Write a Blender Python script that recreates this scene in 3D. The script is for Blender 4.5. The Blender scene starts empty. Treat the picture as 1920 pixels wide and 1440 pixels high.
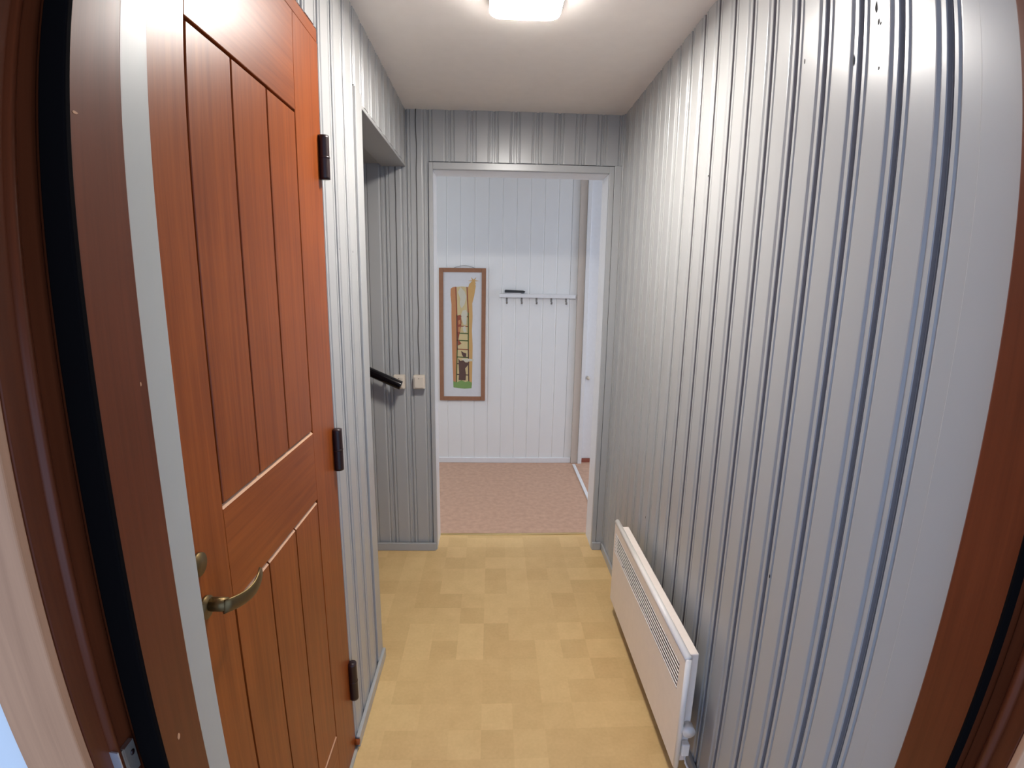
import bpy, bmesh, math, random
from mathutils import Vector, Matrix

random.seed(7)
scene = bpy.context.scene
COL = scene.collection

# ------------------------------------------------------------------ camera
PITCH, YAW, ROLL = -0.197056, -0.040213, -0.016382
CAM_Z = 1.495


def _ray(d):
    x, y, z = d
    cr, sr = math.cos(ROLL), math.sin(ROLL)
    x, z = x * cr + z * sr, -x * sr + z * cr
    cp, sp = math.cos(PITCH), math.sin(PITCH)
    y, z = y * cp - z * sp, y * sp + z * cp
    cy, sy = math.cos(YAW), math.sin(YAW)
    x, y = x * cy - y * sy, x * sy + y * cy
    return Vector((x, y, z))


cam = bpy.data.cameras.new('camera')
cam_ob = bpy.data.objects.new('camera', cam)
COL.objects.link(cam_ob)
rx, ry, rz = _ray((1, 0, 0)), _ray((0, 0, 1)), -_ray((0, 1, 0))
m3 = Matrix((rx, ry, rz)).transposed()
cam_ob.matrix_world = Matrix.Translation((0, 0, CAM_Z)) @ m3.to_4x4()
cam.clip_start = 0.01
cam.clip_end = 100
cam.sensor_fit = 'HORIZONTAL'
cam.sensor_width = 36.0
cam.sensor_height = 27.0
# wide phone lens with visible barrel curvature
cam.type = 'PANO'
cc = cam if hasattr(cam, 'panorama_type') else cam.cycles
cc.panorama_type = 'FISHEYE_LENS_POLYNOMIAL'
cc.fisheye_fov = math.radians(170)
cc.fisheye_polynomial_k0 = 0.0
cc.fisheye_polynomial_k1 = -0.05520244434981005
cc.fisheye_polynomial_k2 = -0.00034954080025579405
cc.fisheye_polynomial_k3 = 9.237834650621761e-05
cc.fisheye_polynomial_k4 = -2.460957674395108e-06
scene.camera = cam_ob

# ------------------------------------------------------------------ world, exposure
world = bpy.data.worlds.new('sky')
scene.world = world
world.use_nodes = True
wn = world.node_tree.nodes['Background']
wn.inputs[0].default_value = (0.46, 0.645, 1.0, 1)     # even overcast sky
wn.inputs[1].default_value = 1.0

scene.view_settings.view_transform = 'Standard'
scene.view_settings.look = 'None'
scene.view_settings.exposure = 0.96
scene.view_settings.gamma = 1.0
scene.view_settings.use_curve_mapping = False
try:
    scene.cycles.max_bounces = 6
    scene.cycles.glossy_bounces = 3
    scene.cycles.diffuse_bounces = 4
    scene.cycles.sample_clamp_indirect = 6.0
except Exception:
    pass

LAMP_STRENGTH = 95.0


def area_light(name, loc, target, sx, sy, power, color):
    l = bpy.data.lights.new(name, 'AREA')
    l.shape = 'RECTANGLE'
    l.size, l.size_y = sx, sy
    l.energy = power
    l.color = color
    o = bpy.data.objects.new(name, l)
    COL.objects.link(o)
    o.location = loc
    d = Vector(target) - Vector(loc)
    o.rotation_euler = d.to_track_quat('-Z', 'Y').to_euler()
    return o


# daylight through the windows of the back room and of the room to its right
area_light('window_daylight', (-1.93, 3.45, 1.45), (0.5, 3.2, 1.2), 1.0, 1.1, 8.0, (0.84, 0.91, 1.0))
area_light('window_daylight', (2.90, 3.40, 1.40), (0.6, 3.9, 1.0), 1.1, 1.2, 14.0, (0.76, 0.84, 1.0))

# ------------------------------------------------------------------ dimensions
R, L, E, H = 0.643, -0.437, 2.65, 2.325      # right wall, left wall, end wall, ceiling
BW = 4.09                                     # back wall of the far room
HB = 2.42                                     # its ceiling


# ------------------------------------------------------------------ materials
def new_mat(name):
    m = bpy.data.materials.new(name)
    m.use_nodes = True
    nt = m.node_tree
    b = nt.nodes['Principled BSDF']
    return m, nt, b


def paint(name, col, rough=0.35, var=0.04, bump=0.06, scale=60.0, spec=0.5):
    m, nt, b = new_mat(name)
    tc = nt.nodes.new('ShaderNodeTexCoord')
    n = nt.nodes.new('ShaderNodeTexNoise')
    n.inputs['Scale'].default_value = scale * 0.12
    n.inputs['Detail'].default_value = 2
    nt.links.new(tc.outputs['Object'], n.inputs['Vector'])
    mx = nt.nodes.new('ShaderNodeMix')
    mx.data_type = 'RGBA'
    a = [max(0, c * (1 - var)) for c in col]
    c2 = [min(1, c * (1 + var)) for c in col]
    mx.inputs[6].default_value = (*a, 1)
    mx.inputs[7].default_value = (*c2, 1)
    nt.links.new(n.outputs['Fac'], mx.inputs[0])
    nt.links.new(mx.outputs[2], b.inputs['Base Color'])
    b.inputs['Roughness'].default_value = rough
    b.inputs['Specular IOR Level'].default_value = spec
    if bump:
        n2 = nt.nodes.new('ShaderNodeTexNoise')
        n2.inputs['Scale'].default_value = scale
        n2.inputs['Detail'].default_value = 3
        nt.links.new(tc.outputs['Object'], n2.inputs['Vector'])
        bp = nt.nodes.new('ShaderNodeBump')
        bp.inputs['Strength'].default_value = bump
        bp.inputs['Distance'].default_value = 0.002
        nt.links.new(n2.outputs['Fac'], bp.inputs['Height'])
        nt.links.new(bp.outputs['Normal'], b.inputs['Normal'])
    return m


def plain(name, col, rough=0.4, metal=0.0, spec=0.5):
    m, nt, b = new_mat(name)
    tc = nt.nodes.new('ShaderNodeTexCoord')
    n = nt.nodes.new('ShaderNodeTexNoise')
    n.inputs['Scale'].default_value = 40
    nt.links.new(tc.outputs['Object'], n.inputs['Vector'])
    mx = nt.nodes.new('ShaderNodeMix')
    mx.data_type = 'RGBA'
    mx.inputs[6].default_value = (*[c * 0.96 for c in col], 1)
    mx.inputs[7].default_value = (*[min(1, c * 1.04) for c in col], 1)
    nt.links.new(n.outputs['Fac'], mx.inputs[0])
    nt.links.new(mx.outputs[2], b.inputs['Base Color'])
    b.inputs['Roughness'].default_value = rough
    b.inputs['Metallic'].default_value = metal
    b.inputs['Specular IOR Level'].default_value = spec
    return m


def wood(name, dark, light, axis='z', rough=0.38, fine=1.0, spec=0.28):
    m, nt, b = new_mat(name)
    tc = nt.nodes.new('ShaderNodeTexCoord')
    mp = nt.nodes.new('ShaderNodeMapping')
    s = {'z': (70, 70, 2.2), 'y': (70, 2.2, 70), 'x': (2.2, 70, 70)}[axis]
    mp.inputs['Scale'].default_value = [v * fine for v in s]
    oi = nt.nodes.new('ShaderNodeObjectInfo')
    add = nt.nodes.new('ShaderNodeVectorMath')
    add.operation = 'ADD'
    mul = nt.nodes.new('ShaderNodeMath')
    mul.operation = 'MULTIPLY'
    mul.inputs[1].default_value = 37.0
    nt.links.new(oi.outputs['Random'], mul.inputs[0])
    nt.links.new(tc.outputs['Object'], mp.inputs['Vector'])
    nt.links.new(mp.outputs['Vector'], add.inputs[0])
    nt.links.new(mul.outputs[0], add.inputs[1])
    n = nt.nodes.new('ShaderNodeTexNoise')
    n.inputs['Scale'].default_value = 1.0
    n.inputs['Detail'].default_value = 5
    n.inputs['Roughness'].default_value = 0.65
    n.inputs['Distortion'].default_value = 0.35
    nt.links.new(add.outputs[0], n.inputs['Vector'])
    n3 = nt.nodes.new('ShaderNodeTexNoise')
    n3.inputs['Scale'].default_value = 3.0
    n3.inputs['Detail'].default_value = 3
    nt.links.new(tc.outputs['Object'], n3.inputs['Vector'])
    av = nt.nodes.new('ShaderNodeMath')
    av.operation = 'MULTIPLY_ADD'
    av.inputs[1].default_value = 0.35
    nt.links.new(n3.outputs['Fac'], av.inputs[0])
    m2 = nt.nodes.new('ShaderNodeMath')
    m2.operation = 'MULTIPLY'
    m2.inputs[1].default_value = 0.65
    nt.links.new(n.outputs['Fac'], m2.inputs[0])
    nt.links.new(m2.outputs[0], av.inputs[2])
    rp = nt.nodes.new('ShaderNodeValToRGB')
    rp.color_ramp.elements[0].position = 0.34
    rp.color_ramp.elements[0].color = (*dark, 1)
    rp.color_ramp.elements[1].position = 0.64
    rp.color_ramp.elements[1].color = (*light, 1)
    nt.links.new(av.outputs[0], rp.inputs['Fac'])
    nt.links.new(rp.outputs['Color'], b.inputs['Base Color'])
    b.inputs['Roughness'].default_value = rough
    b.inputs['Specular IOR Level'].default_value = spec
    bp = nt.nodes.new('ShaderNodeBump')
    bp.inputs['Strength'].default_value = 0.10
    bp.inputs['Distance'].default_value = 0.001
    nt.links.new(n.outputs['Fac'], bp.inputs['Height'])
    nt.links.new(bp.outputs['Normal'], b.inputs['Normal'])
    return m


def vinyl(name):
    """printed sheet vinyl: a mosaic of beige squares with random tone"""
    m, nt, b = new_mat(name)
    N, Lk = nt.nodes.new, nt.links.new
    geo = N('ShaderNodeNewGeometry')
    mp = N('ShaderNodeMapping')
    mp.inputs['Location'].default_value = (0.262, 0.293, 0)
    mp.inputs['Scale'].default_value = (1 / 0.1095, 1 / 0.1125, 0)
    Lk(geo.outputs['Position'], mp.inputs['Vector'])
    fl = N('ShaderNodeVectorMath')
    fl.operation = 'FLOOR'
    Lk(mp.outputs['Vector'], fl.inputs[0])
    wnz = N('ShaderNodeTexWhiteNoise')
    wnz.noise_dimensions = '2D'
    Lk(fl.outputs[0], wnz.inputs['Vector'])
    fr = N('ShaderNodeVectorMath')
    fr.operation = 'FRACTION'
    Lk(mp.outputs['Vector'], fr.inputs[0])
    # fine streaks whose direction alternates from square to square
    n1 = N('ShaderNodeTexNoise')
    n1.inputs['Scale'].default_value = 90
    n1.inputs['Detail'].default_value = 4
    Lk(geo.outputs['Position'], n1.inputs['Vector'])
    n2 = N('ShaderNodeTexNoise')
    n2.inputs['Scale'].default_value = 14
    n2.inputs['Detail'].default_value = 3
    Lk(geo.outputs['Position'], n2.inputs['Vector'])
    a1 = N('ShaderNodeMath')
    a1.operation = 'MULTIPLY_ADD'
    a1.inputs[1].default_value = 0.27
    Lk(wnz.outputs['Value'], a1.inputs[0])
    a2 = N('ShaderNodeMath')
    a2.operation = 'MULTIPLY'
    a2.inputs[1].default_value = 0.28
    Lk(n1.outputs['Fac'], a2.inputs[0])
    Lk(a2.outputs[0], a1.inputs[2])
    a3 = N('ShaderNodeMath')
    a3.operation = 'MULTIPLY_ADD'
    a3.inputs[1].default_value = 0.34
    Lk(n2.outputs['Fac'], a3.inputs[0])
    Lk(a1.outputs[0], a3.inputs[2])
    rp = N('ShaderNodeValToRGB')
    e = rp.color_ramp.elements
    e[0].position = 0.12
    e[0].color = (0.56, 0.36, 0.15, 1)
    e[1].position = 0.80
    e[1].color = (0.80, 0.565, 0.265, 1)
    Lk(a3.outputs[0], rp.inputs['Fac'])
    Lk(rp.outputs['Color'], b.inputs['Base Color'])
    b.inputs['Roughness'].default_value = 0.42
    b.inputs['Specular IOR Level'].default_value = 0.4
    bp = N('ShaderNodeBump')
    bp.inputs['Strength'].default_value = 0.08
    bp.inputs['Distance'].default_value = 0.001
    Lk(n1.outputs['Fac'], bp.inputs['Height'])
    Lk(bp.outputs['Normal'], b.inputs['Normal'])
    return m


def emit(name, col, strength):
    m, nt, b = new_mat(name)
    b.inputs['Base Color'].default_value = (0.9, 0.9, 0.9, 1)
    b.inputs['Emission Color'].default_value = (*col, 1)
    b.inputs['Emission Strength'].default_value = strength
    return m


M = dict(
    grey=paint('grey_gloss_paint', (0.40, 0.40, 0.395), 0.30, 0.03, 0.0, 50),
    strip=paint('grey_green_architrave_paint', (0.42, 0.41, 0.365), 0.4, 0.03, 0.05, 120),
    ceil=paint('ceiling_board_paint', (0.90, 0.845, 0.80), 0.75, 0.03, 0.10, 180, 0.2),
    white=paint('white_wall_paint', (0.80, 0.80, 0.79), 0.4, 0.02, 0.0, 60),
    cream=paint('cream_trim_paint', (0.58, 0.51, 0.45), 0.5, 0.03, 0.04, 60),
    backing=plain('bare_wood_backing', (0.14, 0.105, 0.095), 0.8, 0, 0.1),
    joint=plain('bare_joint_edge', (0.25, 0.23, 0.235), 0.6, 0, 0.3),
    worn=plain('pale_chamfer', (0.62, 0.36, 0.22), 0.4),  # lighter tone for the upper chamfers of door pieces
    dark=plain('dark_gap', (0.012, 0.010, 0.010), 0.8),
    vinyl=vinyl('beige_vinyl'),
    backfloor=paint('pinkish_brown_floor_covering', (0.51, 0.32, 0.225), 0.55, 0.22, 0.12, 260, 0.3),
    wood_z=wood('orange_mahogany_vertical', (0.180, 0.036, 0.0055), (0.32, 0.076, 0.013), 'z', 0.36),
    wood_y=wood('orange_mahogany_horizontal', (0.180, 0.036, 0.0055), (0.32, 0.076, 0.013), 'y', 0.36),
    groove=wood('deep_brown_groove', (0.035, 0.007, 0.002), (0.05, 0.011, 0.003), 'z', 0.6),
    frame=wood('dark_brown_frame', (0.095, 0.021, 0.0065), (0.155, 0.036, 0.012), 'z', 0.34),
    frame_out=wood('weathered_outer_frame', (0.46, 0.22, 0.11), (0.60, 0.30, 0.155), 'z', 0.6),
    rubber=plain('black_rubber', (0.005, 0.004, 0.004), 0.9, 0, 0.03),
    hinge=plain('dark_brown_hinge', (0.022, 0.007, 0.008), 0.35),
    brass=plain('aged_brass', (0.17, 0.115, 0.05), 0.42, 0.85),
    brass_bright=plain('bright_brass', (0.75, 0.55, 0.25), 0.3, 0.9),
    steel=plain('worn_steel', (0.50, 0.43, 0.36), 0.4, 0.8),
    zinc=plain('bright_zinc', (0.75, 0.80, 0.86), 0.35, 0.7),
    heater=plain('warm_white_enamel', (0.90, 0.80, 0.72), 0.38),
    heater_lip=plain('light_enamel', (0.86, 0.82, 0.77), 0.35),
    heater_in=plain('heater_inside', (0.13, 0.11, 0.095), 0.7),
    plastic=plain('ivory_plastic', (0.66, 0.58, 0.48), 0.4),
    rail=plain('black_lacquer', (0.006, 0.005, 0.006), 0.12),
    cork=paint('brown_cork_edge', (0.31, 0.155, 0.092), 0.8, 0.12, 0.1, 300, 0.2),
    paper=plain('white_paper', (0.66, 0.66, 0.68), 0.7),
    hook=plain('grey_metal_hook', (0.30, 0.29, 0.28), 0.35, 0.8),
    black=plain('black_plastic', (0.008, 0.008, 0.008), 0.4),
    white_gloss=plain('white_gloss', (0.76, 0.76, 0.77), 0.35),
    red=plain('red_brown_sill', (0.30, 0.09, 0.06), 0.5),
    stone=paint('porch_concrete', (0.35, 0.35, 0.34), 0.8, 0.1, 0.1, 60),
    lamp=emit('lamp_diffuser', (1.0, 0.955, 0.90), LAMP_STRENGTH),
    p_orange=plain('print_orange', (0.52, 0.235, 0.10), 0.7),
    p_orange2=plain('print_amber', (0.60, 0.36, 0.13), 0.7),
    p_cream=plain('print_cream', (0.62, 0.50, 0.26), 0.7),
    p_pale=plain('print_pale', (0.60, 0.57, 0.46), 0.7),
    p_red=plain('print_red_brown', (0.30, 0.075, 0.04), 0.7),
    p_brown=plain('print_brown', (0.105, 0.055, 0.045), 0.7),
    p_green=plain('print_green', (0.20, 0.33, 0.10), 0.7),
    p_dgreen=plain('print_dark_green', (0.09, 0.13, 0.04), 0.7),
)

# ------------------------------------------------------------------ object helpers
ORI = {}


def mk(name, verts, faces, mat, parent=None, smooth=False, bevel=0.0, segs=2, kind=None):
    """one mesh object; vertices in world space, origin moved to the middle of its base"""
    xs, ys, zs = zip(*verts)
    o0 = Vector(((min(xs) + max(xs)) / 2, (min(ys) + max(ys)) / 2, min(zs)))
    me = bpy.data.meshes.new(name)
    me.from_pydata([tuple(Vector(v) - o0) for v in verts], [], faces)
    me.validate()
    bm = bmesh.new()
    bm.from_mesh(me)
    bmesh.ops.recalc_face_normals(bm, faces=bm.faces)
    if bevel:
        bmesh.ops.bevel(bm, geom=list(bm.edges), offset=bevel, segments=segs, profile=0.5, affect='EDGES')
    bm.to_mesh(me)
    bm.free()
    if smooth:
        for p in me.polygons:
            p.use_smooth = True
    me.materials.append(M[mat] if isinstance(mat, str) else mat)
    ob = bpy.data.objects.new(name, me)
    COL.objects.link(ob)
    if parent is not None:
        ob.parent = parent
        ob.location = o0 - ORI[parent.name]
    else:
        ob.location = o0
    ORI[ob.name] = o0
    if kind:
        ob['kind'] = kind
    return ob


def boxvf(x0, x1, y0, y1, z0, z1):
    v = [(x0, y0, z0), (x1, y0, z0), (x1, y1, z0), (x0, y1, z0),
         (x0, y0, z1), (x1, y0, z1), (x1, y1, z1), (x0, y1, z1)]
    f = [(0, 3, 2, 1), (4, 5, 6, 7), (0, 1, 5, 4), (1, 2, 6, 5), (2, 3, 7, 6), (3, 0, 4, 7)]
    return v, f


def box(name, x0, x1, y0, y1, z0, z1, mat, parent=None, bevel=0.0, segs=2, kind=None):
    v, f = boxvf(x0, x1, y0, y1, z0, z1)
    return mk(name, v, f, mat, parent, False, bevel, segs, kind)


def boxes(name, lst, mat, parent=None, kind=None):
    V, F = [], []
    for b in lst:
        v, f = boxvf(*b)
        k = len(V)
        V += v
        F += [tuple(i + k for i in q) for q in f]
    return mk(name, V, F, mat, parent, False, 0, 2, kind)


def tubevf(pts, r, n=12, ry=None, cap=True):
    """sweep an ellipse along a polyline"""
    pts = [Vector(p) for p in pts]
    V, F = [], []
    up = Vector((0, 0, 1))
    for i, p in enumerate(pts):
        t = (pts[min(i + 1, len(pts) - 1)] - pts[max(i - 1, 0)]).normalized()
        u = up if abs(t.z) < 0.95 else Vector((0, 1, 0))
        a = t.cross(u).normalized()
        b = a.cross(t).normalized()
        for k in range(n):
            th = 2 * math.pi * k / n
            V.append(tuple(p + a * math.cos(th) * r + b * math.sin(th) * (ry or r)))
    for i in range(len(pts) - 1):
        for k in range(n):
            F.append((i * n + k, i * n + (k + 1) % n, (i + 1) * n + (k + 1) % n, (i + 1) * n + k))
    if cap:
        F.append(tuple(range(n - 1, -1, -1)))
        F.append(tuple((len(pts) - 1) * n + k for k in range(n)))
    return V, F


def tube(name, pts, r, mat, parent=None, n=12, ry=None, smooth=True):
    v, f = tubevf(pts, r, n, ry)
    return mk(name, v, f, mat, parent, smooth)


def poly(name, pts3, thick_vec, mat, parent=None):
    """a thin prism from a planar outline"""
    n = len(pts3)
    t = Vector(thick_vec)
    V = [tuple(p) for p in pts3] + [tuple(Vector(p) + t) for p in pts3]
    F = [tuple(range(n)), tuple(range(2 * n - 1, n - 1, -1))]
    F += [(i, (i + 1) % n, n + (i + 1) % n, n + i) for i in range(n)]
    return mk(name, V, F, mat, parent)


def empty(name, loc):
    o = bpy.data.objects.new(name, None)
    o.empty_display_size = 0.05
    COL.objects.link(o)
    o.location = loc
    ORI[o.name] = Vector(loc)
    return o


def tag(o, label=None, cat=None, group=None, kind=None):
    if label:
        o['label'] = label
    if cat:
        o['category'] = cat
    if group:
        o['group'] = group
    if kind:
        o['kind'] = kind
    return o


# ------------------------------------------------------------------ panelling boards
def board_profile(p, lo=0.0, hi=None, gap=False):
    hi = p if hi is None else hi
    pts = [(0, .0095), (.0056, .0095), (.0063, .0025), (.0078, .0010), (.0152, .0010), (.0178, .0042),
           (.0205, .0042), (.0238, .0004), (.0262, 0),
           (p - .0300, 0), (p - .0278, .0006), (p - .0234, .0045), (p - .0204, .0045),
           (p - .0170, .0010), (p - .0086, .0010), (p - .0070, .0025), (p - .0062, .0095), (p, .0095)]
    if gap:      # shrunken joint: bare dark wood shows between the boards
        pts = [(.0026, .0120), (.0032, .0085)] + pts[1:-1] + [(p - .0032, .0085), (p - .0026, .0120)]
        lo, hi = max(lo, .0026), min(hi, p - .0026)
    q = [(s, d) for s, d in pts if lo - 1e-6 <= s <= hi + 1e-6]
    if q[0][0] > lo + 1e-6:
        q.insert(0, (lo, q[0][1]))
    if q[-1][0] < hi - 1e-6:
        q.append((hi, q[-1][1]))
    return q


def soft_profile(p):
    """flat white boards with a narrow V joint"""
    return [(0, .0040), (.0015, .0032), (.006, 0), (p - .006, 0), (p - .0015, .0032), (p, .0040)]


_board_cache = {}


def board(parent, wall, joint, p, z0, z1, mat='grey', lo=0.0, hi=None, prof=None, face=0.0, name='board', gap=False):
    """wall: 'R' s runs to -y, 'L' s runs to +y, 'E' s runs to +x (front looks to -y)"""
    q = (prof or (lambda pp: board_profile(pp, lo, hi, gap)))(p)
    key = (wall, round(p, 4), round(z1 - z0, 4), lo, hi, mat, prof is not None, gap)
    if key not in _board_cache:
        back = 0.014
        out = q + [(q[-1][0], back), (q[0][0], back)]
        n = len(out)

        def P(s, d, z):
            return {'R': (d, -s, z), 'L': (-d, s, z), 'E': (s, d, z)}[wall]
        h = z1 - z0
        V = [P(s, d, 0) for s, d in out] + [P(s, d, h) for s, d in out]
        F = [(i, (i + 1) % n, n + (i + 1) % n, n + i) for i in range(n)]
        F += [tuple(range(n)), tuple(range(2 * n - 1, n - 1, -1))]
        me = bpy.data.meshes.new(name)
        me.from_pydata(V, [], F)
        bm = bmesh.new()
        bm.from_mesh(me)
        bmesh.ops.recalc_face_normals(bm, faces=bm.faces)
        bm.to_mesh(me)
        bm.free()
        me.materials.append(M[mat])
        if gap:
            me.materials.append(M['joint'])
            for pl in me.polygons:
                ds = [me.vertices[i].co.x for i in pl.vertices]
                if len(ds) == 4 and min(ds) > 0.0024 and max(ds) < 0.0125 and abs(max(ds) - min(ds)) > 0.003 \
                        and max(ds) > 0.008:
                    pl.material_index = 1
        _board_cache[key] = me
    ob = bpy.data.objects.new(name, _board_cache[key])
    COL.objects.link(ob)
    w = {'R': Vector((face, joint, z0)), 'L': Vector((face, joint, z0)), 'E': Vector((joint, face, z0))}[wall]
    ob.parent = parent
    ob.location = w - ORI[parent.name]
    return ob


# ------------------------------------------------------------------ floors and ceilings
fl = box('floor', -1.40, R + 0.10, 0.379, 2.822, -0.06, 0.0, 'vinyl', kind='structure')
tag(fl, 'beige vinyl hallway floor printed with small squares', None)
fb = box('floor_back_room', -2.05, 3.1, 2.822, 4.45, -0.06, 0.0, 'backfloor', kind='structure')
tag(fb, 'pinkish brown floor of the room beyond the doorway')
th = box('trim_threshold', -0.303, 0.578, 2.812, 2.832, 0.0, 0.005, 'brass_bright', bevel=0.002, kind='structure')
tag(th, 'thin brass threshold strip in the far doorway')
thw = box('trim_floor_strip', 0.680, 0.705, 2.95, 4.03, 0.0, 0.008, 'white_gloss', bevel=0.003, kind='structure')
tag(thw, 'white strip on the floor at the right edge of the back room')
ce = box('ceiling', -0.56, R + 0.12, 0.379, E + 0.16, H, H + 0.06, 'ceil', kind='structure')
tag(ce, 'plain off-white hallway ceiling')
cb = box('ceiling_back_room', -2.05, 3.1, E + 0.15, 4.45, HB, HB + 0.06, 'white', kind='structure')
tag(cb, 'white ceiling of the back room')
# porch slab outside the entrance, under the camera
box('floor_porch', -2.5, 2.5, -3.5, 0.379, -0.14, -0.06, 'stone', kind='structure')
box('added_porch_roof', -1.6, 1.6, -1.30, 0.384, 2.30, 2.38, 'frame', kind='structure')  # unseen roof slab added to keep high sky light off the walls

# ------------------------------------------------------------------ right wall
PR = 0.1065
wr = box('wall_right', R + 0.0142, R + 0.12, 0.545, E + 0.16, 0, H, 'backing', kind='structure')
tag(wr, 'grey painted hallway wall of narrow vertical beaded boards')
J0 = 0.7085
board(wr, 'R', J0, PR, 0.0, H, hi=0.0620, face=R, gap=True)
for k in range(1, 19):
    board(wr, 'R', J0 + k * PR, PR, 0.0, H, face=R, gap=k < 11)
box('filler_board', R - 0.004, R + 0.014, 0.545, J0 - 0.0622, 0.0, H, 'grey', wr, bevel=0.002)
box('corner_strip', R - 0.004, R + 0.014, J0 + 18 * PR + 0.0005, E, 0.0, H, 'grey', wr, bevel=0.002)
# chips and knots showing through the paint
for (cy, cz, a, b_) in ((0.880, 1.975, .004, .011), (0.873, 1.948, .003, .006), (0.868, 1.943, .002, .003),
                        (0.868, 1.868, .002, .003), (0.938, 1.905, .0016, .012), (1.10, 1.965, .002, .006),
                        (1.565, 1.825, .004, .0018), (1.012, 0.845, .002, .005), (1.92, 0.55, .002, .006)):
    pts = []
    for k in range(7):
        t = 2 * math.pi * k / 7
        rr = 0.75 + 0.4 * random.random()
        pts.append((R - 0.0004, cy + a * rr * math.cos(t), cz + b_ * rr * math.sin(t)))
    poly('paint_chip', pts, (0.0006, 0, 0), 'dark', wr)

bbr = box('baseboard_right', R - 0.012, R, 0.56, E - 0.013, 0.0, 0.042, 'grey', bevel=0.003, kind='structure')
tag(bbr, 'low grey skirting strip along the right wall')

# ------------------------------------------------------------------ left wall
PL = 0.1103
JL = 1.364
wl = boxes('wall_left', [(L - 0.12, L - 0.014, 1.364, 1.700, 0, H), (L - 0.12, L - 0.014, 0.545, 1.364, 2.105, H),
                         (L - 0.12, L - 0.014, 0.545, 0.655, 0, 2.105), (L - 0.12, L - 0.014, 1.700, E, 2.075, H),
                         (L - 0.12, L - 0.065, 0.655, 1.364, 0, 2.105), (L - 0.12, L - 0.014, 1.700, 1.787, 0, 2.075)],
           'grey', kind='structure')
tag(wl, 'grey beaded board wall around the brown side door')
for k in range(3):
    board(wl, 'L', JL + k * PL, PL, 0.0, H, face=L)
for k in range(1, 7):
    board(wl, 'L', JL - k * PL, PL, 2.104, H, face=L)
for k in range(3, 12):
    hi = None
    if JL + (k + 1) * PL > E:
        hi = E - (JL + k * PL)
    board(wl, 'L', JL + k * PL, PL, 2.070 if k > 3 else 2.098, H, face=L, hi=hi)
# corner post at the stair opening with the open joint beside it
box('corner_post', L - 0.014, L + 0.002, 1.712, 1.789, 0.0, 2.098, 'grey', wl, bevel=0.003)
box('corner_return', L - 0.12, L - 0.0145, 1.7875, 1.799, 0.0, 2.070, 'grey', wl)
box('header_soffit', L - 0.12, L - 0.001, 1.789, E, 2.056, 2.070, 'grey', wl, bevel=0.002)
for (cy, cz) in ((1.492, 1.585), (1.628, 1.585)):
    tube('nail', [(L - 0.0005, cy, cz), (L + 0.0006, cy, cz)], 0.0028, 'joint', wl, 8)
bbl = box('baseboard_left', L, L + 0.013, 1.366, 1.790, 0.0, 0.042, 'grey', bevel=0.003, kind='structure')
tag(bbl, 'low grey skirting strip between side door and stair opening')

# stair niche behind the left wall
wn_ = boxes('wall_stair_niche', [(-1.40, -1.33, 1.60, E, 0, 2.10), (-1.40, L - 0.12, 1.66, 1.76, 0, 2.10)], 'frame', kind='structure')  # unseen niche walls, coloured dark to cut bounced light
tag(wn_, 'unseen dark brown wall inside the stair opening')
cn = box('ceiling_stair_niche', -1.40, L - 0.12, 1.66, E + 0.02, 2.070, 2.13, 'grey', kind='structure')
tag(cn, 'low grey ceiling inside the stair opening')

# ------------------------------------------------------------------ end wall with doorway
DX0, DX1, DZ = -0.303, 0.578, 2.045
we = boxes('wall_end', [(-1.40, DX0 - 0.012, E + 0.014, E + 0.15, 0, HB), (DX1 + 0.012, R + 0.5, E + 0.014, E + 0.15, 0, HB),
                        (DX0 - 0.012, DX1 + 0.012, E + 0.014, E + 0.15, DZ + 0.012, HB)], 'grey', kind='structure')
tag(we, 'grey beaded board wall with the open far doorway')
PE = 0.1083
JE = 0.105
for k in range(-7, 5):
    x0 = JE + k * PE
    if x0 + PE <= -0.3281:
        board(we, 'E', x0, PE, 0.0, H if x0 > L - 0.2 else 2.07, face=E)
    elif x0 < R - 0.01:
        hi = None
        if x0 + PE > R - 0.012:
            hi = R - 0.012 - x0
        board(we, 'E', x0, PE, 2.084, H, face=E, hi=hi)
box('corner_strip', R - 0.0115, R - 0.0005, E - 0.006, E + 0.014, 2.084, H, 'grey', we)
# architrave (grey) and lining (white)
ar = empty('trim_doorway_architrave', (0.14, E, 0))
tag(ar, 'narrow grey architrave around the far doorway', kind='structure')
box('architrave_side', -0.3235, DX0, E - 0.010, E + 0.014, 0.0, 2.078, 'grey', ar, bevel=0.002)
box('architrave_side', DX1, 0.602, E - 0.010, E + 0.014, 0.0, 2.078, 'grey', ar, bevel=0.002)
box('architrave_side', 0.6045, 0.6425, E - 0.006, E + 0.014, 0.0, 2.083, 'grey', ar, bevel=0.002)
box('architrave_head', DX0 + 0.0003, DX1 - 0.0003, E - 0.010, E + 0.014, DZ, 2.078, 'grey', ar, bevel=0.002)
li = empty('trim_doorway_lining', (0.14, E + 0.08, 0))
tag(li, 'white painted lining inside the far doorway', kind='structure')
box('lining_side', DX0 - 0.011, DX0 - 0.0005, E + 0.0145, E + 0.165, 0, DZ, 'white_gloss', li)
box('lining_side', DX1 + 0.0005, DX1 + 0.011, E + 0.0145, E + 0.165, 0, DZ, 'white_gloss', li)
box('lining_head', DX0, DX1, E + 0.0145, E + 0.165, DZ, DZ + 0.011, 'white_gloss', li)
bbe = box('baseboard_end', -0.90, -0.311, E - 0.024, E - 0.0105, 0.0, 0.046, 'grey', bevel=0.003, kind='structure')
tag(bbe, 'low grey skirting strip left of the far doorway')
bbe2 = box('baseboard_end_right', DX1 + 0.002, R - 0.013, E - 0.024, E - 0.0105, 0.0, 0.046, 'grey', bevel=0.003, kind='structure')
tag(bbe2, 'short grey skirting block right of the far doorway')

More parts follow.
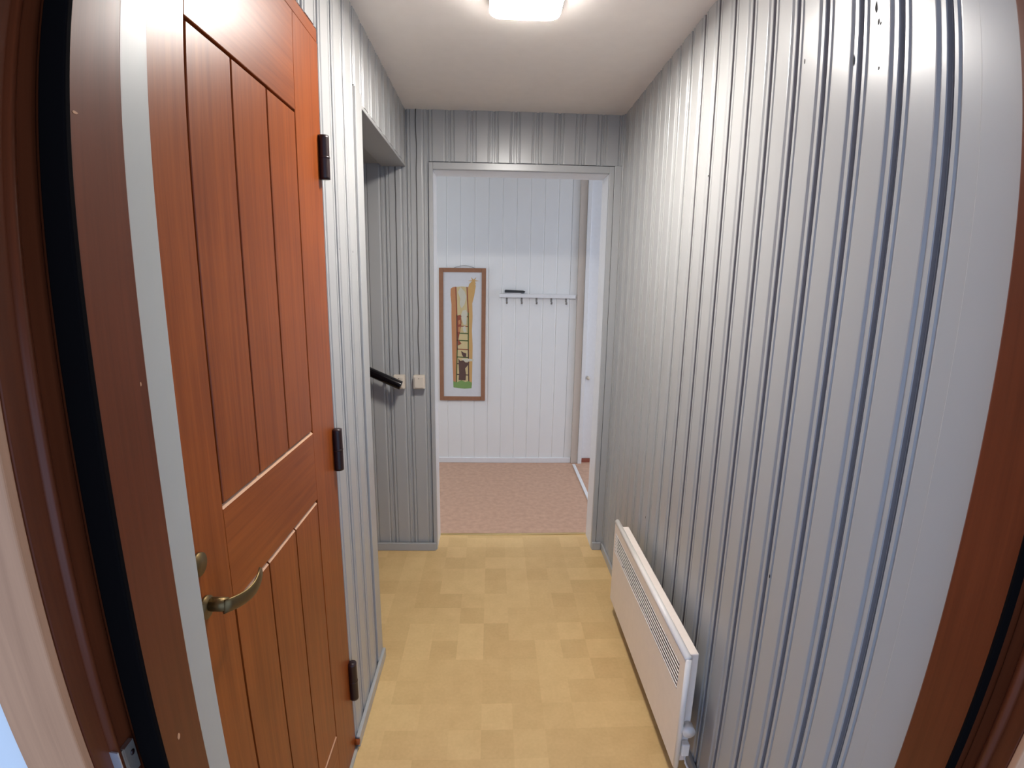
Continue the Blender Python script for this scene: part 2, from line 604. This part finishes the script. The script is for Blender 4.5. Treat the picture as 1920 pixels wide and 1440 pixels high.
# ------------------------------------------------------------------ brown side door
d1 = empty('door_1', (L - 0.02, 1.02, 0))
tag(d1, 'orange brown wooden plank door in the left wall', kind='structure')
G = 0.0050


def chamfered(name, y0, y1, z0, z1, c, mat):
    """a door piece whose upper front edge is chamfered"""
    pr = [(L - 0.016, z0), (L - 0.0012, z0), (L, z0 + 0.0012), (L, z1 - c), (L - c, z1), (L - 0.016, z1)]
    n = len(pr)
    V = [(x, y0, z) for x, z in pr] + [(x, y1, z) for x, z in pr]
    F = [tuple(range(n)), tuple(range(2 * n - 1, n - 1, -1))]
    F += [(i, (i + 1) % n, n + (i + 1) % n, n + i) for i in range(n)]
    ob = mk(name, V, F, mat, d1)
    ob.data.materials.append(M['worn'])  # paler tone on the upper chamfer only
    for pl in ob.data.polygons:
        if pl.normal.x > 0.4 and pl.normal.z > 0.4:
            pl.material_index = 1
    return ob


DB = dict(bevel=0.0012, segs=1)
box('door_core', L - 0.045, L - 0.0165, 0.660, 1.360, 0.012, 2.070, 'groove', d1)
box('stile', L - 0.016, L, 0.660, 0.772 - G / 2, 0.012, 2.070, 'wood_z', d1, **DB)
box('stile', L - 0.016, L, 1.193 + G / 2, 1.360, 0.012, 2.070, 'wood_z', d1, **DB)
box('top_rail', L - 0.016, L, 0.772 - G / 2 + 0.0002, 1.193 + G / 2 - 0.0002, 1.8640, 2.070, 'wood_y', d1, **DB)
chamfered('mid_rail', 0.772 - G / 2 + 0.0002, 1.193 + G / 2 - 0.0002, 0.9560, 1.1335, 0.0055, 'wood_y')
chamfered('bottom_rail', 0.772 - G / 2 + 0.0002, 1.193 + G / 2 - 0.0002, 0.012, 0.2275, 0.0055, 'wood_y')
js = [0.772, 0.909, 1.048, 1.193]
for a, b_ in zip(js[:-1], js[1:]):
    box('plank', L - 0.016, L, a + G / 2, b_ - G / 2, 1.1375, 1.8580, 'wood_z', d1, **DB)
    chamfered('plank', a + G / 2, b_ - G / 2, 0.2315, 0.9525, 0.0055, 'wood_z')
# hinges
for zc_, hh in ((1.800, 0.105), (1.035, 0.118), (0.275, 0.130)):
    hg = tube('hinge', [(L + 0.010, 1.352, zc_ - hh / 2), (L + 0.010, 1.352, zc_ - hh / 2 + 0.006),
                        (L + 0.010, 1.352, zc_ + hh / 2 - 0.006), (L + 0.010, 1.352, zc_ + hh / 2)], 0.0135, 'hinge', d1, 14)
    tube('knuckle_ring', [(L + 0.010, 1.352, zc_ - 0.002), (L + 0.010, 1.352, zc_ + 0.002)], 0.0142, 'hinge', hg, 14)
# lever handle, two roses and a bowed lever
tube('rose', [(L, 0.684, 1.080), (L + 0.005, 0.684, 1.080)], 0.018, 'brass', d1, 20)
hd = tube('rose', [(L, 0.688, 1.005), (L + 0.005, 0.688, 1.005)], 0.018, 'brass', d1, 20)
tube('neck', [(L + 0.006, 0.696, 1.005), (L + 0.030, 0.696, 1.005)], 0.011, 'brass', hd, 14)
lev = []
for k in range(9):
    t = k / 8
    lev.append((L + 0.030 + 0.018 * math.sin(t * math.pi * 0.75), 0.688 + 0.098 * t, 1.006 - 0.008 * math.sin(t * math.pi)))
tube('lever', lev, 0.0035, 'brass', hd, 12, 0.0115)
# frame of the side door
df = empty('trim_side_door_frame', (L, 1.0, 0))
tag(df, 'frame of the brown side door with grey latch post', kind='structure')
box('latch_post', L - 0.05, L + 0.020, 0.560, 0.652, 0.0, 2.072, 'strip', df, bevel=0.0015)
box('head_jamb', L - 0.05, L - 0.002, 0.653, 1.362, 2.0725, 2.1035, 'wood_y', df, bevel=0.0015)
box('hinge_jamb', L - 0.05, L - 0.004, 1.3605, 1.3638, 0.0, 2.072, 'white_gloss', df)
box('sill', L - 0.05, L + 0.008, 0.653, 1.3595, 0.0, 0.011, 'strip', df, bevel=0.002)
tube('plug', [(L + 0.0005, 1.357, 0.030), (L + 0.014, 1.357, 0.030)], 0.009, 'wood_z', df, 12)

# ------------------------------------------------------------------ entrance frame and front wall
JX0, JX1 = -0.377, 0.602
YA, YB, YC = 0.379, 0.458, 0.545
wf = boxes('wall_front', [(-0.75, -0.488, 0.385, 0.545, 0, 2.45), (0.713, 0.95, 0.385, 0.545, 0, 2.45),
                          (-0.75, 0.95, 0.385, 0.545, 2.20, 2.45), (-1.40, -0.557, 0.545, 1.70, 0, 2.45)], 'white', kind='structure')
tag(wf, 'pale outer wall beside the entrance')
ef = empty('trim_entrance_frame', (0.11, 0.46, 0))
tag(ef, 'dark brown wooden frame of the entrance doorway', kind='structure')
box('jamb', -0.487, JX0, YB, YC, 0, 2.12, 'frame', ef, bevel=0.003)
box('jamb', JX1, 0.712, YB, YC, 0, 2.12, 'frame', ef, bevel=0.003)
box('head', -0.487, 0.712, YB, YC, 2.1205, 2.20, 'frame', ef, bevel=0.003)
for (xa, xb) in ((-0.487, -0.402), (0.627, 0.712)):
    box('rebate', xa, xb, YA + 0.0125, YB - 0.0005, 0, 2.14, 'frame', ef, bevel=0.002)
    box('outer_face', xa, xb, YA, YA + 0.012, 0, 2.14, 'frame_out', ef, bevel=0.002)
box('rebate_head', -0.487, 0.712, YA, YB - 0.0005, 2.1405, 2.20, 'frame', ef)
box('weather_strip', -0.394, -0.366, YB - 0.009, YB - 0.0006, 0.02, 2.13, 'rubber', ef, bevel=0.002)  # left seal made wide, its black also stands for shadow beside it
box('weather_strip', 0.5945, 0.6085, YB - 0.007, YB - 0.0006, 0.02, 2.13, 'rubber', ef, bevel=0.002)
tube('highlight_bead', [(-0.403, 0.424, 0.0), (-0.403, 0.424, 2.14)], 0.007, 'frame', ef, 14)  # bead added along the rebate so it catches a highlight streak
tube('highlight_bead', [(0.628, 0.428, 0.0), (0.628, 0.428, 2.14)], 0.009, 'frame', ef, 14)
for (cy, cz, a, b_) in ((0.4985, 0.957, .003, .005), (0.476, 1.645, .004, .0015), (0.532, 1.385, .0015, .003)):
    pts = []
    for k in range(6):
        t = 2 * math.pi * k / 6
        rr = 0.6 + 0.5 * random.random()
        pts.append((JX0 - 0.0003, cy + a * rr * math.cos(t), cz + b_ * rr * math.sin(t)))
    poly('wood_chip', pts, (0.0006, 0, 0), 'frame_out', ef)
# strike plate of the entrance lock
sp = empty('strike_plate', (-0.400, 0.445, 0.87))
tag(sp, 'worn metal strike plate on the dark entrance frame at bottom left', 'strike plate')
boxes('plate', [(-0.4018, -0.396, 0.4320, 0.4485, 0.962, 1.0015), (-0.4018, -0.396, 0.4320, 0.4400, 0.905, 0.962),
                (-0.4018, -0.396, 0.4320, 0.4485, 0.870, 0.905)], 'steel', sp)
tube('screw', [(-0.3962, 0.4420, 0.988), (-0.3952, 0.4420, 0.988)], 0.0035, 'hinge', sp, 10)
box('lip', -0.4100, -0.3920, 0.4160, 0.4180, 0.875, 1.012, 'zinc', sp)
box('lip_arm', -0.4018, -0.3985, 0.4180, 0.4318, 0.880, 1.000, 'steel', sp)

# ------------------------------------------------------------------ back room
wb = box('wall_back', -2.05, 0.672, BW + 0.014, BW + 0.10, 0, HB, 'white', kind='structure')
tag(wb, 'white vertical board wall seen through the far doorway')
PB = 0.1085
for k in range(-14, 10):
    x0 = -0.3611 + k * PB
    if x0 < -1.2:
        continue
    if x0 + PB > 0.672:
        continue
    board(wb, 'E', x0, PB, 0.0, HB, mat='white', face=BW, prof=soft_profile)
box('corner_board', -0.3611 + 9 * PB + 0.001, 0.672, BW + 0.001, BW + 0.014, 0, HB, 'white', wb)
bbb = box('baseboard_back', -1.9, 0.672, BW - 0.012, BW - 0.0005, 0.0, 0.046, 'white_gloss', bevel=0.003, kind='structure')
tag(bbb, 'white skirting board along the back wall')
t1 = box('trim_corner_board', 0.673, 0.728, BW - 0.02, BW + 0.10, 0.0, HB, 'cream', bevel=0.002, kind='structure')
tag(t1, 'beige corner board right of the coat rack')
t2 = box('trim_white_casing', 0.729, 0.762, BW - 0.035, BW + 0.10, 0.0, HB, 'white_gloss', bevel=0.003, kind='structure')
tag(t2, 'slim white casing beside the bluish white door')
d2 = empty('door_2', (1.14, BW + 0.03, 0))
tag(d2, 'white door at the right edge of the back room', kind='structure')
box('door_leaf', 0.766, 1.56, BW + 0.010, BW + 0.050, 0.035, HB - 0.01, 'white_gloss', d2, bevel=0.002)
box('sill', 0.763, 1.56, BW + 0.000, BW + 0.060, 0.0, 0.033, 'red', d2, bevel=0.002)
kn = tube('knob', [(0.788, BW + 0.010, 0.735), (0.788, BW - 0.004, 0.735), (0.788, BW - 0.010, 0.735), (0.788, BW - 0.026, 0.735)], 0.014, 'plastic', d2, 14)
wx = boxes('wall_back_room_sides', [(-2.05, -1.99, E + 0.15, 4.45, 0, HB), (3.02, 3.10, E + 0.15, 4.45, 0, HB),
                                    (1.565, 3.1, BW + 0.0, BW + 0.10, 0, HB), (R + 0.5, 3.1, E + 0.014, E + 0.15, 0, HB),
                                    (-2.05, -1.40, E + 0.014, E + 0.15, 0, HB)], 'white', kind='structure')
tag(wx, 'white side walls of the back room')

# ------------------------------------------------------------------ ceiling lamp
LX, LY = 0.087, 1.580
lp = empty('ceiling_lamp', (LX, LY, H - 0.0375))
tag(lp, 'bright square ceiling lamp with rounded corners', 'lamp')


def rounded_plate(name, cx, cy, half, rad, z0, z1, mat, parent, inset=0.0):
    prof = [(half, z1), (half, z0 + 0.010), (half - 0.004, z0 + 0.003), (half - 0.012, z0)] if inset else [(half, z1), (half, z0)]
    V, F = [], []
    n = 8
    rings = []
    for hh, z in prof:
        ring = []
        rr = max(0.004, rad - (half - hh))
        for c in range(4):
            sx, sy = ((1, 1), (-1, 1), (-1, -1), (1, -1))[c]
            ox, oy = cx + sx * (hh - rr), cy + sy * (hh - rr)
            for k in range(n + 1):
                t = math.pi / 2 * (c + k / n)
                ring.append(len(V))
                V.append((ox + rr * math.cos(t), oy + rr * math.sin(t), z))
        rings.append(ring)
    m = len(rings[0])
    for a, b in zip(rings[:-1], rings[1:]):
        for i in range(m):
            F.append((a[i], a[(i + 1) % m], b[(i + 1) % m], b[i]))
    F.append(tuple(rings[0]))
    F.append(tuple(reversed(rings[-1])))
    return mk(name, V, F, mat, parent)


rounded_plate('lamp_base', LX, LY, 0.1055, 0.040, H - 0.0345, H, 'white_gloss', lp)
rounded_plate('diffuser', LX, LY, 0.1045, 0.040, H - 0.0375, H - 0.0350, 'lamp', lp)

# ------------------------------------------------------------------ panel heater
hx0, hx1 = 0.552, 0.567
HY0, HY1, HZ0, HZ1 = 1.200, 2.052, 0.083, 0.478
ht = empty('panel_heater', (0.58, 1.62, HZ0))
tag(ht, 'white electric panel heater mounted low on the right wall', 'heater')
gy0, gy1, gz0, gz1 = 1.238, 2.030, 0.330, 0.424
boxes('front_panel', [(hx0, hx1, HY0, HY1, HZ0, gz0), (hx0, hx1, HY0, HY1, gz1, HZ1 - 0.012),
                      (hx0, hx1, HY0, gy0, gz0, gz1), (hx0, hx1, gy1, HY1, gz0, gz1)], 'heater', ht)
tube('top_edge', [(hx0 + 0.009, HY0, HZ1 - 0.012), (hx0 + 0.009, HY1, HZ1 - 0.012)], 0.011, 'heater_lip', ht, 16)
tube('end_edge', [(hx0 + 0.0085, HY0, HZ0), (hx0 + 0.0085, HY0, HZ1 - 0.012)], 0.0085, 'heater_lip', ht, 12)
box('back_casing', hx1 + 0.0005, 0.596, HY0 + 0.012, HY1 - 0.06, HZ0 + 0.006, HZ1 - 0.006, 'heater', ht, bevel=0.003)
box('grille_back', hx1 - 0.004, hx1 - 0.0005, gy0 + 0.0005, gy1 - 0.0005, gz0 + 0.0005, gz1 - 0.0005, 'heater_in', ht)
ns = 7
for k in range(ns):
    z = gz0 + 0.005 + (gz1 - gz0 - 0.010) * k / (ns - 1)
    box('louvre', hx0 - 0.001, hx0 + 0.0025, gy0 + 0.001, gy1 - 0.001, z - 0.0019, z + 0.0019, 'heater_lip', ht, bevel=0.0012, segs=1)
for k in range(1, 6):
    y = gy0 + (gy1 - gy0) * k / 6
    box('louvre_divider', hx0 + 0.0028, hx0 + 0.0108, y - 0.003, y + 0.003, gz0 + 0.001, gz1 - 0.001, 'heater_in', ht)
for y in (1.40, 1.85):
    box('wall_bracket', 0.5965, R, y - 0.015, y + 0.015, 0.16, 0.30, 'heater', ht)
kb = tube('thermostat_knob', [(0.583, 1.2115, 0.222), (0.583, 1.192, 0.222), (0.583, 1.186, 0.222)], 0.019, 'heater_lip', ht, 20)
box('switch_box', 0.570, 0.594, 1.190, 1.2115, 0.128, 0.172, 'heater_lip', ht, bevel=0.004)
tube('power_cord', [(0.582, 1.200, 0.128), (0.590, 1.198, 0.095), (0.610, 1.196, 0.055), (0.622, 1.170, 0.012),
                    (0.622, 1.05, 0.006), (0.622, 0.90, 0.006)], 0.0035, 'heater_lip', ht, 8)

# ------------------------------------------------------------------ light switches with surface cables
def light_switch(xc, label, cable_top, wob):
    s = empty('light_switch', (xc, E, 0.94))
    tag(s, label, 'switch', 'surface light switches on the end wall')
    box('switch_body', xc - 0.030, xc + 0.030, E - 0.034, E - 0.0005, 0.940, 1.012, 'plastic', s, bevel=0.003)
    rk = box('rocker', xc - 0.023, xc + 0.023, E - 0.039, E - 0.0345, 0.947, 1.005, 'plastic', s, bevel=0.002)
    tube('indicator', [(xc, E - 0.0395, 0.997), (xc, E - 0.0388, 0.997)], 0.002, 'dark', rk, 8)
    pts = []
    n = 24
    for k in range(n + 1):
        z = 1.012 + (cable_top - 1.012) * k / n
        pts.append((xc - 0.002 + wob * math.sin(k * 1.3) * (0.4 + 0.6 * math.sin(k * 0.35)), E - 0.0035, z))
    tube('cable', pts, 0.0022, 'dark_cable', s, 8)
    return s


M['dark_cable'] = plain('dark_grey_cable', (0.10, 0.095, 0.09), 0.5)
light_switch(-0.4860, 'ivory surface light switch partly behind the black handrail', 2.055, 0.0012)
light_switch(-0.3815, 'ivory surface light switch beside the doorway architrave', H, 0.0026)

# ------------------------------------------------------------------ black handrail in the stair opening
hr = empty('stair_handrail', (-0.62, 2.57, 0.95))
tag(hr, 'black lacquered wooden handrail rising into the stair opening', 'handrail')
a = Vector((-0.468, 2.575, 0.967))
b = Vector((-1.15, 2.575, 1.270))
d = (b - a).normalized()
tube('rail', [a, a + d * 0.004, b], 0.0235, 'rail', hr, 18, smooth=True)
bk = a + d * 0.10
tube('bracket', [bk, bk + Vector((0, 0.02, -0.028)), bk + Vector((0, E - 2.575 - 0.001, -0.030))], 0.007, 'rail', hr, 10)
bk = a + d * 0.60
tube('bracket', [bk, bk + Vector((0, 0.02, -0.028)), bk + Vector((0, E - 2.575 - 0.001, -0.030))], 0.007, 'rail', hr, 10)

# ------------------------------------------------------------------ hanging picture
FY = BW - 0.016
pic = empty('wall_picture', (-0.240, FY, 0.54))
tag(pic, 'tall narrow brown framed picture of animals on a ladder', 'picture')
fx0, fx1, fz0, fz1, fw = -0.4245, -0.0550, 0.5400, 1.6050, 0.033
box('frame_side', fx0, fx0 + fw, FY, BW - 0.001, fz0, fz1, 'cork', pic, bevel=0.002)
box('frame_side', fx1 - fw, fx1, FY, BW - 0.001, fz0, fz1, 'cork', pic, bevel=0.002)
box('frame_top', fx0 + fw + 0.0005, fx1 - fw - 0.0005, FY, BW - 0.001, fz1 - fw, fz1, 'cork', pic, bevel=0.002)
box('frame_bottom', fx0 + fw + 0.0005, fx1 - fw - 0.0005, FY, BW - 0.001, fz0, fz0 + fw, 'cork', pic, bevel=0.002)
pp = box('paper', fx0 + fw + 0.0005, fx1 - fw - 0.0005, FY + 0.006, BW - 0.001, fz0 + fw + 0.0005, fz1 - fw - 0.0005, 'paper', pic)


def zp(zx, zy, layer):
    return (-0.425 + (zx - 72) * 0.370 / 472, FY + 0.006 - 0.0003 * layer, 1.605 - (zy - 65) * 1.065 / 1325)


def ink(name, pts, mat, layer):
    q = [zp(x, y, layer) for x, y in pts]
    return poly(name, q, (0, 0.0003, 0), mat, pp)


def line(name, x0, y0, x1, y1, w, mat, layer):
    dx, dy = x1 - x0, y1 - y0
    n = math.hypot(dx, dy)
    ox, oy = -dy / n * w / 2, dx / n * w / 2
    return ink(name, [(x0 + ox, y0 + oy), (x1 + ox, y1 + oy), (x1 - ox, y1 - oy), (x0 - ox, y0 - oy)], mat, layer)


ink('printed_background', [(244, 250), (300, 244), (368, 248), (372, 500), (374, 900), (376, 1230), (250, 1230), (252, 700)], 'p_cream', 1)
ink('printed_trunk', [(190, 268), (210, 252), (246, 246), (250, 430), (256, 640), (254, 900), (252, 1236), (216, 1236), (206, 960),
                      (200, 700), (197, 560), (198, 420), (188, 330)], 'p_orange', 2)
ink('printed_trunk', [(364, 262), (376, 220), (400, 196), (432, 200), (442, 240), (428, 330), (408, 410), (412, 540), (406, 680), (414, 830),
                      (412, 1000), (408, 1234), (376, 1240), (378, 980), (372, 700), (366, 430)], 'p_orange2', 2)
star = []
for k in range(12):
    t = math.pi * k / 6
    rr = 56 if k % 2 == 0 else 15
    star.append((420 + rr * math.cos(t), 188 + rr * 0.75 * math.sin(t)))
ink('printed_palm', star, 'p_orange2', 3)
line('printed_ladder', 242, 250, 252, 520, 11, 'p_red', 4)
line('printed_ladder', 252, 520, 256, 860, 11, 'p_brown', 4)
line('printed_ladder', 256, 860, 246, 1240, 11, 'p_dgreen', 4)
line('printed_ladder', 354, 248, 368, 500, 11, 'p_red', 4)
line('printed_ladder', 368, 500, 370, 860, 11, 'p_dgreen', 4)
line('printed_ladder', 370, 860, 376, 1250, 11, 'p_brown', 4)
for zy, mt in ((535, 'p_red'), (632, 'p_red'), (704, 'p_dgreen'), (776, 'p_dgreen'), (864, 'p_red'), (944, 'p_dgreen'), (1012, 'p_brown'), (1122, 'p_brown')):
    line('printed_rung', 250, zy, 374, zy + 6, 10, mt, 4)
ink('printed_figure', [(262, 300), (290, 250), (330, 290), (350, 340), (330, 420), (300, 460), (280, 420), (286, 360)], 'p_pale', 5)
ink('printed_figure', [(296, 520), (310, 480), (345, 474), (362, 505), (352, 545), (348, 620), (322, 622), (304, 575)], 'p_pale', 5)
ink('printed_figure', [(312, 640), (338, 632), (352, 690), (330, 702), (314, 675)], 'p_pale', 5)
ink('printed_figure', [(258, 530), (290, 520), (300, 600), (284, 690), (268, 770), (300, 810), (264, 830), (258, 690)], 'p_red', 5)
ink('printed_figure', [(266, 580), (288, 570), (290, 610), (270, 622)], 'p_orange', 6)
ink('printed_figure', [(266, 645), (288, 640), (288, 690), (268, 695)], 'p_orange', 6)
ink('printed_bird', [(296, 882), (322, 900), (350, 908), (346, 944), (322, 948), (306, 922)], 'p_brown', 6)
ink('printed_figure', [(306, 965), (360, 960), (425, 968), (422, 986), (380, 988), (350, 996), (310, 984)], 'p_pale', 5)
ink('printed_figure', [(268, 958), (286, 985), (318, 978), (342, 1000), (384, 1000), (356, 1040), (338, 1060), (346, 1120), (342, 1182), (270, 1180),
                       (276, 1110), (272, 1040)], 'p_brown', 6)
ink('printed_grass', [(214, 1192), (250, 1204), (300, 1180), (340, 1200), (372, 1190), (408, 1205), (404, 1262), (330, 1268), (216, 1256)], 'p_green', 5)
arc = []
for k in range(11):
    t = k / 10
    arc.append((-0.31 + 0.17 * t, FY + 0.010, 1.604 + 0.020 * math.sin(math.pi * t)))
tube('hanging_cord', arc, 0.0018, 'hook', pic, 6)

# ------------------------------------------------------------------ coat rack and brush
cr = empty('coat_rack', (0.355, BW, 1.3))
tag(cr, 'white wooden coat rack bar with five metal hooks', 'coat rack')
box('bar', 0.052, 0.657, BW - 0.030, BW - 0.0005, 1.379, 1.409, 'white_gloss', cr, bevel=0.003)
for k in range(5):
    x = 0.1115 + k * 0.1177
    hk = tube('hook', [(x, BW - 0.024, 1.3785), (x, BW - 0.026, 1.352), (x, BW - 0.034, 1.336), (x, BW - 0.048, 1.334), (x, BW - 0.058, 1.348)],
              0.0075, 'hook', cr, 10, 0.004)
br = empty('clothes_brush', (0.175, BW - 0.018, 1.409))
tag(br, 'black oblong brush lying on top of the coat rack', 'brush')
V, F = [], []
pts = [(0.094, 0.004), (0.098, 0.0), (0.246, 0.0), (0.254, 0.006), (0.255, 0.012), (0.240, 0.018), (0.150, 0.021), (0.100, 0.023), (0.094, 0.018)]
poly('brush_back', [(x, BW - 0.034, 1.417 + z) for x, z in pts], (0, 0.028, 0), 'black', br)
box('bristles', 0.105, 0.225, BW - 0.032, BW - 0.008, 1.4092, 1.4168, 'paper', br)
